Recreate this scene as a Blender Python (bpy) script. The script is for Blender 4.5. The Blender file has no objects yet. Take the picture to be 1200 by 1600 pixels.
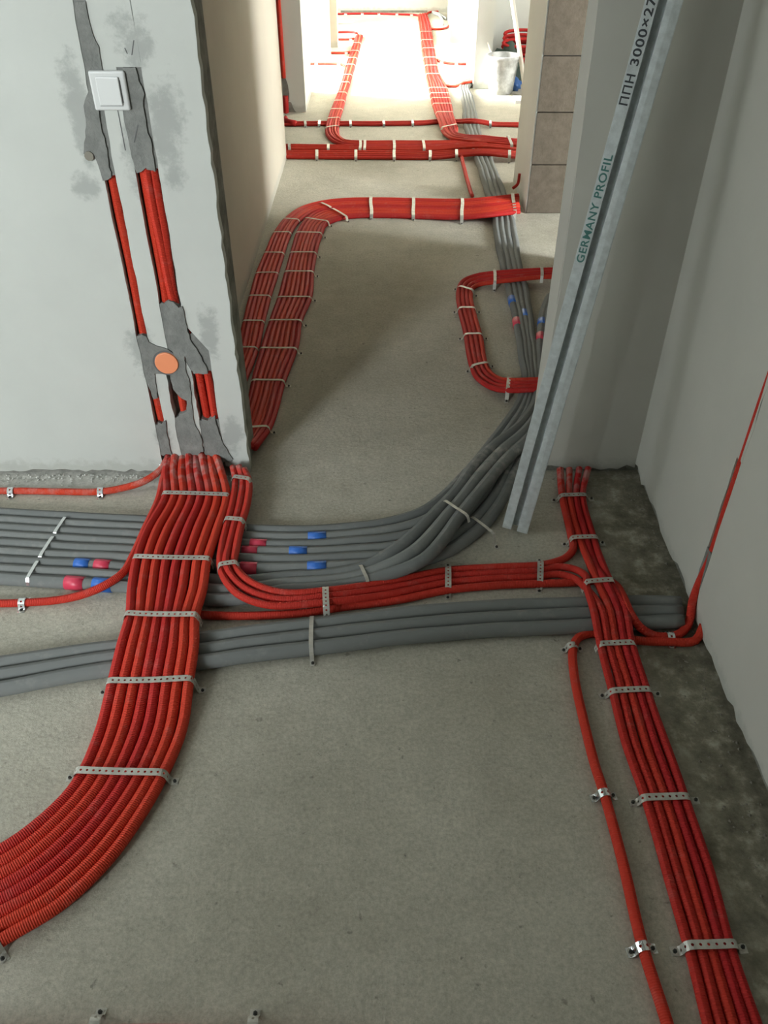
import bpy, bmesh, math, random
from mathutils import Vector, Matrix
random.seed(7)
SC = bpy.context.scene
COL = SC.collection

# ------------------------------------------------------------------ camera
F = 1290.0; PITCH = math.radians(38.9); CAMH = 1.5
cd = bpy.data.cameras.new('camera'); cam = bpy.data.objects.new('camera', cd); COL.objects.link(cam)
cd.sensor_fit = 'VERTICAL'; cd.sensor_height = 36; cd.sensor_width = 27
cd.lens = F/1600*36; cd.clip_start = .02
cam.location = (0, 0, CAMH); cam.rotation_euler = (math.pi/2-PITCH, 0, 0)
SC.camera = cam
# ------------------------------------------------------------------ light
W = bpy.data.worlds.new('world'); SC.world = W; W.use_nodes = True
wb = W.node_tree.nodes['Background']
wb.inputs[0].default_value = (.80, .90, 1.0, 1); wb.inputs[1].default_value = 1.0
def area(name, loc, target, w, h, power, col):
    l = bpy.data.lights.new(name, 'AREA'); l.shape = 'RECTANGLE'; l.size = w; l.size_y = h
    l.energy = power; l.color = col
    o = bpy.data.objects.new(name, l); COL.objects.link(o); o.location = loc
    o.rotation_euler = (Vector(target)-Vector(loc)).to_track_quat('-Z', 'Y').to_euler()
    return o
DAY = (.90, .96, 1.0)
# daylight entering each window opening (the openings are in the walls below)
area('daylight_back_window', (-2.75, -2.62, 1.9), (-2.75, 0, 1.9), .8, 1.4, 235, DAY)
area('daylight_left_window', (-3.62, .95, 1.5), (0, .95, 1.5), 1.1, 1.3, 30, DAY)
area('daylight_right_room', (3.42, 2.58, 1.3), (0, 2.58, 1.3), .6, 1.6, 230, (.95, .98, 1))
area('daylight_cross_hall', (3.42, 5.55, 1.5), (0, 5.55, 1.5), 1.1, 1.6, 135, (1, .98, .94))
area('daylight_far_left', (-3.62, 7.75, 1.5), (0, 7.75, 1.2), 1.1, 1.8, 2600, (1, .97, .91))
area('daylight_far_left_b', (-3.62, 9.9, 1.5), (0, 9.9, 1.2), 1.6, 1.8, 2200, (1, .97, .91))
area('daylight_far_right', (3.42, 8.6, 1.5), (0, 8.6, 1.2), .8, 1.8, 900, (1, .97, .91))
SC.view_settings.view_transform = 'Standard'; SC.view_settings.look = 'None'
SC.view_settings.gamma = 1; SC.view_settings.exposure = -0.12; SC.view_settings.use_curve_mapping = False

# ------------------------------------------------------------------ geometry of the view: a pixel of the photo -> a point in the place
CP, SP = math.cos(PITCH), math.sin(PITCH)
def ray(px, py):
    u = (px-600)/F; v = (800-py)/F
    return Vector((u, CP+v*SP, -SP+v*CP))
def at(px, py, z=0.0):
    d = ray(px, py); return Vector((0, 0, CAMH)) + d*((z-CAMH)/d.z)
def aty(px, py, y):
    d = ray(px, py); return Vector((0, 0, CAMH)) + d*(y/d.y)
def atx(px, py, x):
    d = ray(px, py); return Vector((0, 0, CAMH)) + d*(x/d.x)
def proj(p):
    q = Vector(p)-Vector((0, 0, CAMH))
    zc = q.y*CP - q.z*SP; yc = q.y*SP + q.z*CP
    return 600+F*q.x/zc, 800-F*yc/zc

# ------------------------------------------------------------------ materials
def mat(name, base, rough=.6, metal=0.0, spec=.5):
    m = bpy.data.materials.new(name); m.use_nodes = True
    p = m.node_tree.nodes['Principled BSDF']
    p.inputs['Base Color'].default_value = (*base, 1); p.inputs['Roughness'].default_value = rough
    p.inputs['Metallic'].default_value = metal
    p.inputs['Specular IOR Level'].default_value = spec
    return m
def N(m, t, **kw):
    n = m.node_tree.nodes.new(t)
    for k, v in kw.items(): setattr(n, k, v)
    return n
def L(m, a, b): m.node_tree.links.new(a, b)
def bsdf(m): return m.node_tree.nodes['Principled BSDF']
def noise(m, scale, detail=4, rough=.55, coord=None):
    n = N(m, 'ShaderNodeTexNoise'); n.inputs['Scale'].default_value = scale
    n.inputs['Detail'].default_value = detail; n.inputs['Roughness'].default_value = rough
    if coord is None:
        g = N(m, 'ShaderNodeNewGeometry'); coord = g.outputs['Position']
    L(m, coord, n.inputs['Vector']); return n.outputs['Fac']
def ramp(m, fac, stops):
    r = N(m, 'ShaderNodeValToRGB'); e = r.color_ramp.elements
    while len(e) < len(stops): e.new(.5)
    for i, (p, c) in enumerate(stops):
        e[i].position = p; e[i].color = (c[0], c[1], c[2], 1) if hasattr(c, '__len__') else (c, c, c, 1)
    L(m, fac, r.inputs[0]); return r.outputs[0]
def mix(m, fac, a, b, mode='MIX'):
    n = N(m, 'ShaderNodeMix', data_type='RGBA', blend_type=mode)
    for s, v in ((n.inputs[0], fac), (n.inputs[6], a), (n.inputs[7], b)):
        if hasattr(v, 'node'): L(m, v, s)
        elif hasattr(v, '__len__'): s.default_value = (*v, 1)
        else: s.default_value = v
    return n.outputs[2]
def mth(m, op, a, b=None, c=None):
    n = N(m, 'ShaderNodeMath', operation=op)
    for i, v in enumerate((a, b, c)):
        if v is None: continue
        if hasattr(v, 'node'): L(m, v, n.inputs[i])
        else: n.inputs[i].default_value = v
    return n.outputs[0]
def smooth(m, v, a, b):
    n = N(m, 'ShaderNodeMapRange', interpolation_type='SMOOTHSTEP')
    L(m, v, n.inputs[0]); n.inputs[1].default_value = a; n.inputs[2].default_value = b
    return n.outputs[0]
def bump(m, h, strength=.3, dist=.01):
    b = N(m, 'ShaderNodeBump'); b.inputs['Strength'].default_value = strength; b.inputs['Distance'].default_value = dist
    L(m, h, b.inputs['Height']); L(m, b.outputs[0], bsdf(m).inputs['Normal'])
def pos(m):
    g = N(m, 'ShaderNodeNewGeometry'); s = N(m, 'ShaderNodeSeparateXYZ'); L(m, g.outputs['Position'], s.inputs[0])
    return s.outputs

M = {}
def make_conduit(name, c1, c2, rough, pitch, strength, dust):
    m = mat(name, c1, rough, spec=.22)
    oi = N(m, 'ShaderNodeObjectInfo')
    col = mix(m, oi.outputs['Random'], c1, c2)
    d = noise(m, 22, 5, .65); d = ramp(m, d, [(.56, 0), (.78, 1)])
    yp = pos(m)[1]
    nearw = mth(m, 'MULTIPLY', smooth(m, yp, 1.86, 2.03), smooth(m, mth(m, 'MULTIPLY', yp, -1), -2.12, -2.08))
    nearw = mth(m, 'MULTIPLY', nearw, smooth(m, mth(m, 'MULTIPLY', pos(m)[2], -1), -.12, -.09))
    d3 = mth(m, 'MULTIPLY', nearw, ramp(m, noise(m, 30, 5, .65), [(.45, 0), (.62, 1)]))
    col = mix(m, mth(m, 'MAXIMUM', mth(m, 'MULTIPLY', d, dust), mth(m, 'MULTIPLY', d3, .55)), col, (.42, .40, .36))
    L(m, col, bsdf(m).inputs['Base Color'])
    uv = N(m, 'ShaderNodeUVMap'); s = N(m, 'ShaderNodeSeparateXYZ'); L(m, uv.outputs[0], s.inputs[0])
    w = mth(m, 'SINE', mth(m, 'MULTIPLY', s.outputs[1], 2*math.pi/pitch))
    bump(m, w, strength, .0012)
    return m
M['red'] = make_conduit('red_corrugated_plastic', (.58, .048, .018), (.43, .016, .017), .6, .0042, .4, .15)
M['grey_tube'] = make_conduit('grey_foam_insulation', (.205, .215, .205), (.165, .175, .168), .85, .05, .06, .28)
M['grey_pvc'] = make_conduit('grey_corrugated_plastic', (.33, .35, .345), (.27, .29, .285), .6, .0042, .5, .2)

# concrete floor
m = M['floor'] = mat('raw_concrete_screed', (.4, .39, .35), .88, spec=.25)
a = ramp(m, noise(m, 1.6, 6, .6), [(.3, (.40, .38, .305)), (.7, (.56, .54, .45))])
b = mix(m, .5, ramp(m, noise(m, 15, 8, .8), [(.3, .70), (.7, 1.12)]), ramp(m, noise(m, 110, 4, .8), [(.32, .55), (.68, 1.3)]))
c = mix(m, 1.0, a, b, 'MULTIPLY')
sp = ramp(m, noise(m, 42, 3, .6), [(.27, .25), (.34, 1)])          # small dark pits
c = mix(m, .55, c, mix(m, 1.0, c, sp, 'MULTIPLY'))
X, Y, Z = pos(m)
e = mth(m, 'ADD', X, mth(m, 'MULTIPLY', mth(m, 'SUBTRACT', noise(m, 7, 5, .6), .5), .30))
dirt = mth(m, 'MULTIPLY', smooth(m, e, .53, .66), smooth(m, mth(m, 'MULTIPLY', Y, -1.0), -2.3, -2.0))
dcol = ramp(m, noise(m, 18, 6, .7), [(.3, (.10, .092, .065)), (.52, (.22, .205, .15)), (.68, (.44, .42, .33))])
c = mix(m, dirt, c, dcol)
# cement dribbles along the foot of the front wall
e2 = mth(m, 'ADD', Y, mth(m, 'MULTIPLY', mth(m, 'SUBTRACT', noise(m, 9, 5, .6), .5), .12))
d2 = mth(m, 'MULTIPLY', smooth(m, e2, 1.93, 2.0), smooth(m, mth(m, 'MULTIPLY', e2, -1.0), -2.3, -2.2))
c = mix(m, mth(m, 'MULTIPLY', d2, smooth(m, mth(m, 'MULTIPLY', X, -1), .40, .46)), c,
        ramp(m, noise(m, 40, 5, .7), [(.33, (.34, .34, .30)), (.6, (.56, .55, .50))]))
L(m, c, bsdf(m).inputs['Base Color'])
bump(m, noise(m, 45, 6, .7), .5, .006)

def plaster(name, base, blobs=(), plane='XZ', stain=(.24, .25, .235)):
    m = mat(name, base, .85, spec=.2)
    lo = [x*.90 for x in base]
    c = mix(m, ramp(m, noise(m, 2.2, 5, .6), [(.3, 0), (.7, 1)]), lo, base)
    P = pos(m); A = P[0] if plane == 'XZ' else P[1]; Zc = P[2]
    if blobs:
        tot = None
        for (x, z, rx, rz) in blobs:
            dx = mth(m, 'DIVIDE', mth(m, 'SUBTRACT', A, x), rx); dz = mth(m, 'DIVIDE', mth(m, 'SUBTRACT', Zc, z), rz)
            q = mth(m, 'SUBTRACT', 1.0, mth(m, 'SQRT', mth(m, 'ADD', mth(m, 'MULTIPLY', dx, dx), mth(m, 'MULTIPLY', dz, dz))))
            q = mth(m, 'MAXIMUM', q, 0.0)
            tot = q if tot is None else mth(m, 'MAXIMUM', tot, q)
        n = noise(m, 13, 6, .72)
        k = smooth(m, mth(m, 'ADD', mth(m, 'MULTIPLY', tot, .45), mth(m, 'SUBTRACT', n, .60)), 0.0, .22)
        k = mth(m, 'MULTIPLY', k, smooth(m, tot, 0, .12))
        c = mix(m, mth(m, 'MULTIPLY', k, .55), c, stain)
    # foot of the wall: splashes of cement
    f = smooth(m, mth(m, 'ADD', mth(m, 'MULTIPLY', Zc, -1), mth(m, 'MULTIPLY', noise(m, 25, 5, .7), .09)), -.015, .02)
    c = mix(m, mth(m, 'MULTIPLY', f, .5), c, (.33, .33, .29))
    L(m, c, bsdf(m).inputs['Base Color'])
    bump(m, noise(m, 60, 5, .6), .12, .003)
    return m
M['raw_ceiling'] = mat('raw_concrete_ceiling', (.27, .265, .25), .9)
M['plaster'] = plaster('white_plaster', (.68, .70, .655))
M['plaster_stained'] = plaster('white_plaster_smeared', (.55, .567, .525),
    [(-.51, 1.00, .075, .16), (-.55, 1.16, .07, .09), (-.50, .88, .05, .05), (-.70, 1.02, .045, .17), (-.71, .86, .06, .05),
     (-.66, .42, .06, .14), (-.47, .46, .05, .12), (-.45, .14, .05, .12), (-.66, .13, .05, .10), (-.585, .93, .05, .12), (-.565, .30, .06, .1)])
M['plaster_warm'] = plaster('cream_plaster', (.50, .46, .375))
M['plaster_right'] = plaster('greyed_plaster', (.51, .505, .45))
M['core'] = mat('rough_grey_masonry', (.25, .25, .22), .92, spec=.15)
bump(M['core'], noise(M['core'], 40, 6, .7), .8, .01)
m = M['core']; L(m, ramp(m, noise(m, 14, 6, .7), [(.3, (.13, .13, .105)), (.7, (.30, .30, .26))]), bsdf(m).inputs['Base Color'])
m = M['block'] = mat('aerated_concrete_block', (.36, .335, .28), .92, spec=.15)
L(m, ramp(m, noise(m, 20, 6, .7), [(.3, (.09, .074, .055)), (.7, (.14, .117, .09))]), bsdf(m).inputs['Base Color'])
bump(m, noise(m, 90, 4, .6), .4, .004)
m = M['mortar'] = mat('grey_cement_mortar', (.20, .205, .19), .93, spec=.15)
L(m, ramp(m, noise(m, 24, 5, .65), [(.3, (.155, .16, .148)), (.72, (.25, .255, .235))]), bsdf(m).inputs['Base Color'])
bump(m, noise(m, 70, 5, .65), .6, .005)
m = M['zinc'] = mat('galvanised_steel', (.55, .57, .56), .45, .3)
L(m, ramp(m, noise(m, 60, 4, .6), [(.3, (.46, .50, .50)), (.7, (.62, .67, .67))]), bsdf(m).inputs['Base Color'])
m = M['strap'] = mat('dusty_steel_strap', (.5, .49, .44), .45, .45)
L(m, ramp(m, noise(m, 40, 4, .6), [(.3, (.42, .41, .36)), (.7, (.62, .61, .55))]), bsdf(m).inputs['Base Color'])
M['bright_strap'] = mat('bright_steel_strap', (.80, .82, .82), .25, .9)
M['screw'] = mat('dark_steel_screw', (.06, .06, .055), .45, .6)
M['tie'] = mat('cream_strap_tape', (.62, .58, .46), .6)
M['white_plastic'] = mat('white_switch_plastic', (.62, .63, .61), .2)
M['seam'] = mat('dark_seam_plastic', (.10, .10, .10), .6)  # dark tone for switch seams, plaster scratches and the cover rim
M['orange'] = mat('orange_box_cover', (.80, .28, .13), .45)
M['tape_red'] = mat('red_marking_tape', (.60, .045, .09), .4)
M['tape_blue'] = mat('blue_marking_tape', (.03, .14, .50), .4)
M['ink_black'] = mat('black_ink', (.03, .035, .04), .6)
M['ink_green'] = mat('green_ink', (.05, .17, .15), .6)
m = M['bucket'] = mat('cement_smeared_bucket', (.55, .57, .57), .6)
L(m, ramp(m, noise(m, 12, 5, .65), [(.35, (.30, .31, .30)), (.65, (.62, .64, .64))]), bsdf(m).inputs['Base Color'])
M['wood'] = mat('pale_wooden_handle', (.58, .55, .48), .6)
M['bag'] = mat('dark_green_sack', (.05, .075, .06), .7)
M['blue'] = mat('blue_plastic', (.02, .08, .25), .45)
M['board'] = mat('white_offcut', (.75, .76, .74), .6)
M['rubble'] = mat('mortar_crumbs', (.22, .205, .165), .95)
M['plaster_bits'] = mat('plaster_crumbs', (.50, .50, .46), .95)
M['frame'] = mat('white_window_frame', (.75, .76, .76), .4)

# ------------------------------------------------------------------ mesh helpers
def setp(o, label=None, cat=None, group=None, kind=None):
    if label: o['label'] = label
    if cat: o['category'] = cat
    if group: o['group'] = group
    if kind: o['kind'] = kind
    return o
def origin_of(vs):
    xs = [v[0] for v in vs]; ys = [v[1] for v in vs]; zs = [v[2] for v in vs]
    return Vector(((min(xs)+max(xs))/2, (min(ys)+max(ys))/2, min(zs)))
def mk(name, verts, faces, material, parent=None, shade=False, uvs=None, mats=None, fm=None):
    o0 = origin_of(verts)
    me = bpy.data.meshes.new(name)
    me.from_pydata([tuple(Vector(v)-o0) for v in verts], [], faces)
    for mm in (mats or [material]): me.materials.append(mm)
    if fm: me.polygons.foreach_set('material_index', fm)
    if shade: me.polygons.foreach_set('use_smooth', [True]*len(me.polygons))
    if uvs:
        ul = me.uv_layers.new(name='uv')
        for lp in me.loops: ul.data[lp.index].uv = uvs[lp.vertex_index]
    me.update()
    o = bpy.data.objects.new(name, me); COL.objects.link(o)
    o['_o'] = tuple(o0); o.location = o0
    if parent is not None:
        o.parent = parent; o.location = o0 - world_o(parent)
    return o
def world_o(o):
    return Vector(o['_o'])
class MB:
    def __init__(s): s.v = []; s.f = []; s.fm = []
    def box(s, x0, x1, y0, y1, z0, z1, mi=0):
        i = len(s.v)
        s.v += [(x0,y0,z0),(x1,y0,z0),(x1,y1,z0),(x0,y1,z0),(x0,y0,z1),(x1,y0,z1),(x1,y1,z1),(x0,y1,z1)]
        s.f += [tuple(i+k for k in q) for q in ((0,3,2,1),(4,5,6,7),(0,1,5,4),(1,2,6,5),(2,3,7,6),(3,0,4,7))]; s.fm += [mi]*6
    def prism(s, poly, to3, d0, d1, mi=0):
        # poly: list of 2D points; to3(p, d) -> 3D
        i = len(s.v); n = len(poly)
        s.v += [to3(p, d0) for p in poly]+[to3(p, d1) for p in poly]
        s.f.append(tuple(range(i, i+n))); s.f.append(tuple(range(i+2*n-1, i+n-1, -1)))
        for k in range(n): s.f.append((i+k, i+n+k, i+n+(k+1) % n, i+(k+1) % n))
        s.fm += [mi]*(n+2)
    def cyl(s, c, ax, r0, r1, h, n=12, mi=0, caps=True):
        c = Vector(c); ax = Vector(ax).normalized(); q = ax.to_track_quat('Z', 'Y')
        i = len(s.v)
        for (rr, hh) in ((r0, 0), (r1, h)):
            for k in range(n):
                a = 2*math.pi*k/n; s.v.append(tuple(c+q @ Vector((rr*math.cos(a), rr*math.sin(a), hh))))
        for k in range(n): s.f.append((i+k, i+(k+1) % n, i+n+(k+1) % n, i+n+k)); s.fm.append(mi)
        if caps:
            s.f.append(tuple(range(i+n-1, i-1, -1))); s.f.append(tuple(range(i+n, i+2*n))); s.fm += [mi, mi]
    def build(s, name, material, parent=None, shade=False, mats=None):
        o = mk(name, s.v, s.f, material, parent, shade, None, mats, s.fm if mats else None)
        bm = bmesh.new(); bm.from_mesh(o.data); bmesh.ops.recalc_face_normals(bm, faces=bm.faces); bm.to_mesh(o.data); bm.free()
        return o
def struct(o): o['kind'] = 'structure'; return o
def rough_line(p, q, step, amp):
    p = Vector(p); q = Vector(q); n = max(1, int((q-p).length/step)); d = (q-p).normalized(); nn = Vector((-d.y, d.x))
    out = []
    for k in range(n):
        t = (p+(q-p)*k/n)
        if k: t = t+nn*random.uniform(-amp, amp)
        out.append(t)
    return out
def rough_poly(pts, rough):     # rough: dict edge index -> (step, amp)
    out = []
    for k in range(len(pts)):
        if k in rough: out += rough_line(pts[k], pts[(k+1) % len(pts)], *rough[k])
        else: out.append(Vector(pts[k]))
    return out

# ------------------------------------------------------------------ the setting
CEIL = 2.7
mb = MB(); mb.box(-3.9, 3.7, -2.9, 11.4, -.12, 0); struct(mb.build('floor', M['floor']))
mb = MB(); mb.box(-3.9, 3.7, -2.9, 11.4, CEIL, CEIL+.12); struct(mb.build('ceiling', M['raw_ceiling']))
def wall(name, x0, x1, y0, y1, material, z0=0.0, z1=CEIL, openings=(), axis='x'):
    """wall box; openings are (a0,a1,z0,z1) along the wall's length axis"""
    mb = MB(); L0, L1 = (x0, x1) if axis == 'x' else (y0, y1)
    def put(a, b, c, d):
        if b-a < 1e-4 or d-c < 1e-4: return
        if axis == 'x': mb.box(a, b, y0, y1, c, d)
        else: mb.box(x0, x1, a, b, c, d)
    cur = L0
    for (a, b, c, d) in sorted(openings):
        put(cur, a, z0, z1); put(a, b, z0, c); put(a, b, d, z1); cur = b
    put(cur, L1, z0, z1)
    return struct(mb.build(name, material))
PL = M['plaster']
# near room, behind and beside the camera
wall('wall_back', -3.75, .9, -2.75, -2.6, PL, openings=[(-3.15, -2.35, 1.2, 2.6)])
wall('wall_left', -3.75, -3.6, -2.6, 11.05, PL, axis='y',
     openings=[(.4, 1.5, .85, 2.15), (7.2, 8.3, .6, 2.4), (9.1, 10.7, .6, 2.4)])
wall('wall_outer_right', 3.4, 3.55, 2.2, 11.05, PL, axis='y',
     openings=[(2.28, 2.88, .5, 2.1), (5.0, 6.1, .7, 2.3), (8.2, 9.0, .6, 2.4)])
wall('wall_added_light_blocker', -1.46, .782, -.72, -.6, M['block'])  # unseen wall, added to block window light and darken the near right floor
wall('wall_far', -3.75, 3.55, 11.05, 11.2, PL)

# right wall of the near room: masonry core, plaster skin with a ragged foot and a narrow vertical chase
core = wall('wall_right', .782, .92, -2.6, 2.17, M['core'])
yz = lambda p, d: (d, p.x, p.y)
mb = MB()
mb.prism(rough_poly([(-2.6, .02), (1.442, .03), (1.442, 2.7), (-2.6, 2.7)], {0: (.03, .014), 1: (.05, .003)}), yz, .766, .783)
mb.prism(rough_poly([(1.468, .03), (2.06, .03), (2.06, 2.7), (1.468, 2.7)], {0: (.03, .014), 3: (.05, .003)}), yz, .766, .783)
mb.build('plaster_layer', M['plaster_right'], core)
# mortar closing parts of that chase
for (z0, z1) in ((.06, .21), (.47, 1.2), (1.25, 2.6)):
    mb = MB(); mb.prism(rough_poly([(1.440, z0), (1.470, z0), (1.470, z1), (1.440, z1)], {0: (.008, .004), 1: (.03, .004), 2: (.008, .004), 3: (.03, .004)}), yz, .7655, .782)
    mb.build('mortar_patch', M['mortar'] if z0 < .1 else M['plaster_right'], core)

# stub right of the doorway
st = wall('wall_front_right', .472, .79, 2.063, 2.17, M['core'])
mb = MB(); xz = lambda p, d: (p.x, d, p.y)
mb.prism(rough_poly([(.46, .02), (.766, .02), (.766, 2.7), (.46, 2.7)], {0: (.025, .012), 3: (.08, .004)}), xz, 2.05, 2.064)
mb.box(.4605, .473, 2.06, 2.17, .02, 2.7)
mb.build('plaster_layer', M['plaster_right'], st)

# wall left of the doorway, with chases cut through its plaster for the conduits
YW = 2.045
def wl(px, py):
    p = aty(px, py, YW); return (p.x, p.z)
fl = wall('wall_front_left', -3.6, -.416, YW+.032, 2.2, M['core'])
mb = MB()
mb.prism(rough_poly([(-3.6, .008), (-.672, .014), (-.672, .9), (-.660, 1.3), (-.66, 2.7), (-3.6, 2.7)], {0: (.02, .006), 1: (.03, .0015), 2: (.03, .0015)}), xz, YW, YW+.033)
mb.prism(rough_poly([(-.643, .05), (-.612, .05), (-.612, .36), (-.594, .43), (-.594, 1.118), (-.538, 1.118), (-.538, 2.7), (-.630, 2.7), (-.630, 1.3), (-.643, .9)], {1: (.02, .002), 3: (.03, .0015), 8: (.03, .0015), 9: (.03, .0015)}), xz, YW, YW+.033)
mb.prism(rough_poly([(-.555, .10), (-.540, .10), (-.540, .36), (-.556, .40)], {1: (.02, .002), 3: (.02, .002)}), xz, YW, YW+.033)
mb.prism(rough_poly([(-.482, .03), (-.410, .006), (-.408, 2.7), (-.538, 2.7), (-.538, .50), (-.482, .42)], {0: (.02, .006), 1: (.025, .0025), 3: (.03, .0015), 5: (.03, .0015)}), xz, YW, YW+.033)
mb.build('plaster_layer', M['plaster_stained'], fl)
MORTAR = [
 [(118,3),(134,2),(139,30),(145,52),(155,73),(160,108),(165,112),(160,165),(155,170),(158,196),(165,224),(170,252),(174,277),(168,281),(161,282),(154,258),(148,243),(131,240),(135,196),(131,165),(140,140),(138,105),(134,80),(126,48),(119,20)],
 [(192,105),(212,105),(217,126),(226,147),(224,165),(229,196),(238,228),(243,268),(236,263),(228,262),(221,268),(214,270),(206,245),(201,217),(194,186),(192,170)],
 [(215,525),(222,522),(229,525),(233,534),(245,540),(262,545),(280,560),(275,580),(262,585),(246,583),(242,583),(247,621),(240,623),(228,590),(224,562)],
 [(257,473),(264,469),(271,471),(280,480),(285,478),(290,502),(297,530),(311,551),(324,576),(325,583),(303,583),(294,565),(289,555),(290,576),(297,597),(299,621),(304,660),(315,684),(318,705),(290,707),(285,677),(280,646),(292,642),(292,625),(280,618),(271,607),(266,586),(276,576),(278,562),(266,544),(262,520),(257,495)],
 [(315,653),(325,656),(336,649),(341,670),(348,691),(364,716),(360,721),(343,719),(325,709),(320,688),(317,670)],
 [(247,658),(253,661),(259,656),(262,681),(269,709),(255,707),(250,684)]]
for k, poly in enumerate(MORTAR):
    P = [Vector(wl(*p)) for p in poly]
    fine = []
    for i in range(len(P)):
        fine += rough_line(P[i], P[(i+1) % len(P)], .012, .0018)
    mb = MB(); mb.prism(fine, xz, YW-.003-.0004*k, YW+.031)
    mb.build('mortar_patch', M['mortar'], fl)
for (xa, xb, za, zb) in ((-.674, -.628, .885, 1.29), (-.596, -.536, .90, 1.1185), (-.674, -.640, .33, .462), (-.674, -.640, .07, .18), (-.597, -.552, .40, .555), (-.560, -.480, .355, .47), (-.541, -.480, .05, .195), (-.614, -.553, .05, .205)):
    mb = MB(); mb.prism(rough_poly([(xa, za), (xb, za), (xb, zb), (xa, zb)], {0: (.008, .004), 2: (.008, .004)}), xz, YW+.0015, YW+.0315); mb.build('mortar_patch', M['mortar'], fl)
# a dowel plug left in the mortar
p = aty(140, 243, YW); mb = MB(); mb.cyl((p.x, YW-.006, p.z), (0, 1, 0), .011, .012, .02, 10); mb.build('mortar_knob', M['rubble'], fl)
# thin cracks scratched in the plaster
for (a, b) in (((206, 86), (209, 63)), ((199, 84), (195, 75)), ((184, 172), (196, 235)), ((210, 222), (216, 195))):
    A = aty(*a, YW); B = aty(*b, YW)
    mb = MB(); mb.box(-.001, .001, YW-.0008-(.0035 if a[0] == 210 else 0), YW+.001, 0, 1)
    vs = [(A.x+(B.x-A.x)*v[2]+v[0], v[1], A.z+(B.z-A.z)*v[2]) for v in mb.v]; mb.v = vs
    mb.build('scratch', M['seam'], fl)

# corridor
wall('wall_corridor_left', -.75, -.60, 2.2, 5.33, M['plaster_warm'], axis='y')
wall('wall_hall_left', -3.6, -.75, 5.2, 5.33, PL)
wall('wall_corridor_right', .80, .92, 2.17, 3.70, M['plaster_warm'], axis='y')
wall('wall_room_right', .92, 3.4, 2.05, 2.17, PL)
# block wall at the right of the corridor, plaster on its corridor end
bw = wall('wall_block', .746, 3.4, 4.375, 4.87, M['core'])
mb = MB(); mb.box(.74, .747, 4.356, 4.87, .004, 2.7); mb.build('plaster_layer', PL, bw)
for r in range(11):
    z0 = .0+.245*r; off = .0 if r % 2 else .3
    xs = [.745]+[x for x in (.745+off+.6*k for k in range(0, 3)) if x > .78]
    for i in range(len(xs)-1):
        if xs[i] > 1.6: continue
        mb = MB(); j = random.uniform(-.003, .003)
        mb.box(xs[i]+.002, xs[i+1]-.002, 4.352+j, 4.38, z0+.003, min(z0+.242, 2.7))
        mb.build('block', M['block'], bw)
# beyond the cross hall
wall('wall_far_pier_left', -3.6, -.565, 6.47, 7.1, M['plaster'])
wall('wall_far_stub_left', -3.6, -.487, 8.42, 8.54, M['plaster_warm'])
wall('wall_far_rear_left', -3.6, -.44, 8.92, 9.04, M['plaster_warm'])
wall('wall_far_corner_left', -3.6, -.56, 10.2, 10.32, M['plaster'])
wall('wall_far_pier_right', .705, .835, 7.2, 7.9, M['plaster'], axis='y')
wall('wall_niche', .835, 3.4, 7.78, 7.9, PL)
wall('wall_far_stub_right', .64, 3.4, 9.16, 9.3, M['plaster_warm'])
wall('wall_far_jamb_right', .70, .95, 9.9, 10.5, PL)
mb = MB(); mb.cyl((.83, 9.05, 0), (0, 0, 1), .07, .07, 2.7, 20); setp(mb.build('riser_pipe', PL, None, True), 'white round riser pipe against the far stub wall', 'pipe')
# dark strip standing in for the shadowed gap at the far wall's foot
mb = MB(); mb.box(-.5, .50, 11.042, 11.052, .0, .022); struct(mb.build('shadow_gap_strip_far', M['core']))
# window frames in the outer walls
def frame(name, x, y0, y1, z0, z1, axis='y'):
    mb = MB(); w = .05
    def put(a, b, c, d):
        if axis == 'y': mb.box(x-.03, x+.03, a, b, c, d)
        else: mb.box(a, b, x-.03, x+.03, c, d)
    put(y0, y0+w, z0, z1); put(y1-w, y1, z0, z1); put(y0+w, y1-w, z0, z0+w); put(y0+w, y1-w, z1-w, z1)
    mid = (y0+y1)/2; put(mid-w/2, mid+w/2, z0+w, z1-w)
    struct(mb.build(name, M['frame']))
frame('window_1', -2.68, -3.15, -2.35, 1.2, 2.6, 'x'); frame('window_2', -3.69, .4, 1.5, .85, 2.15)
frame('window_3', 3.49, 2.28, 2.88, .5, 2.1); frame('window_4', 3.49, 5.0, 6.1, .7, 2.3)
frame('window_5', -3.69, 7.2, 8.3, .6, 2.4); frame('window_6', -3.69, 9.1, 10.7, .6, 2.4); frame('window_7', 3.49, 8.2, 9.0, .6, 2.4)

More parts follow.
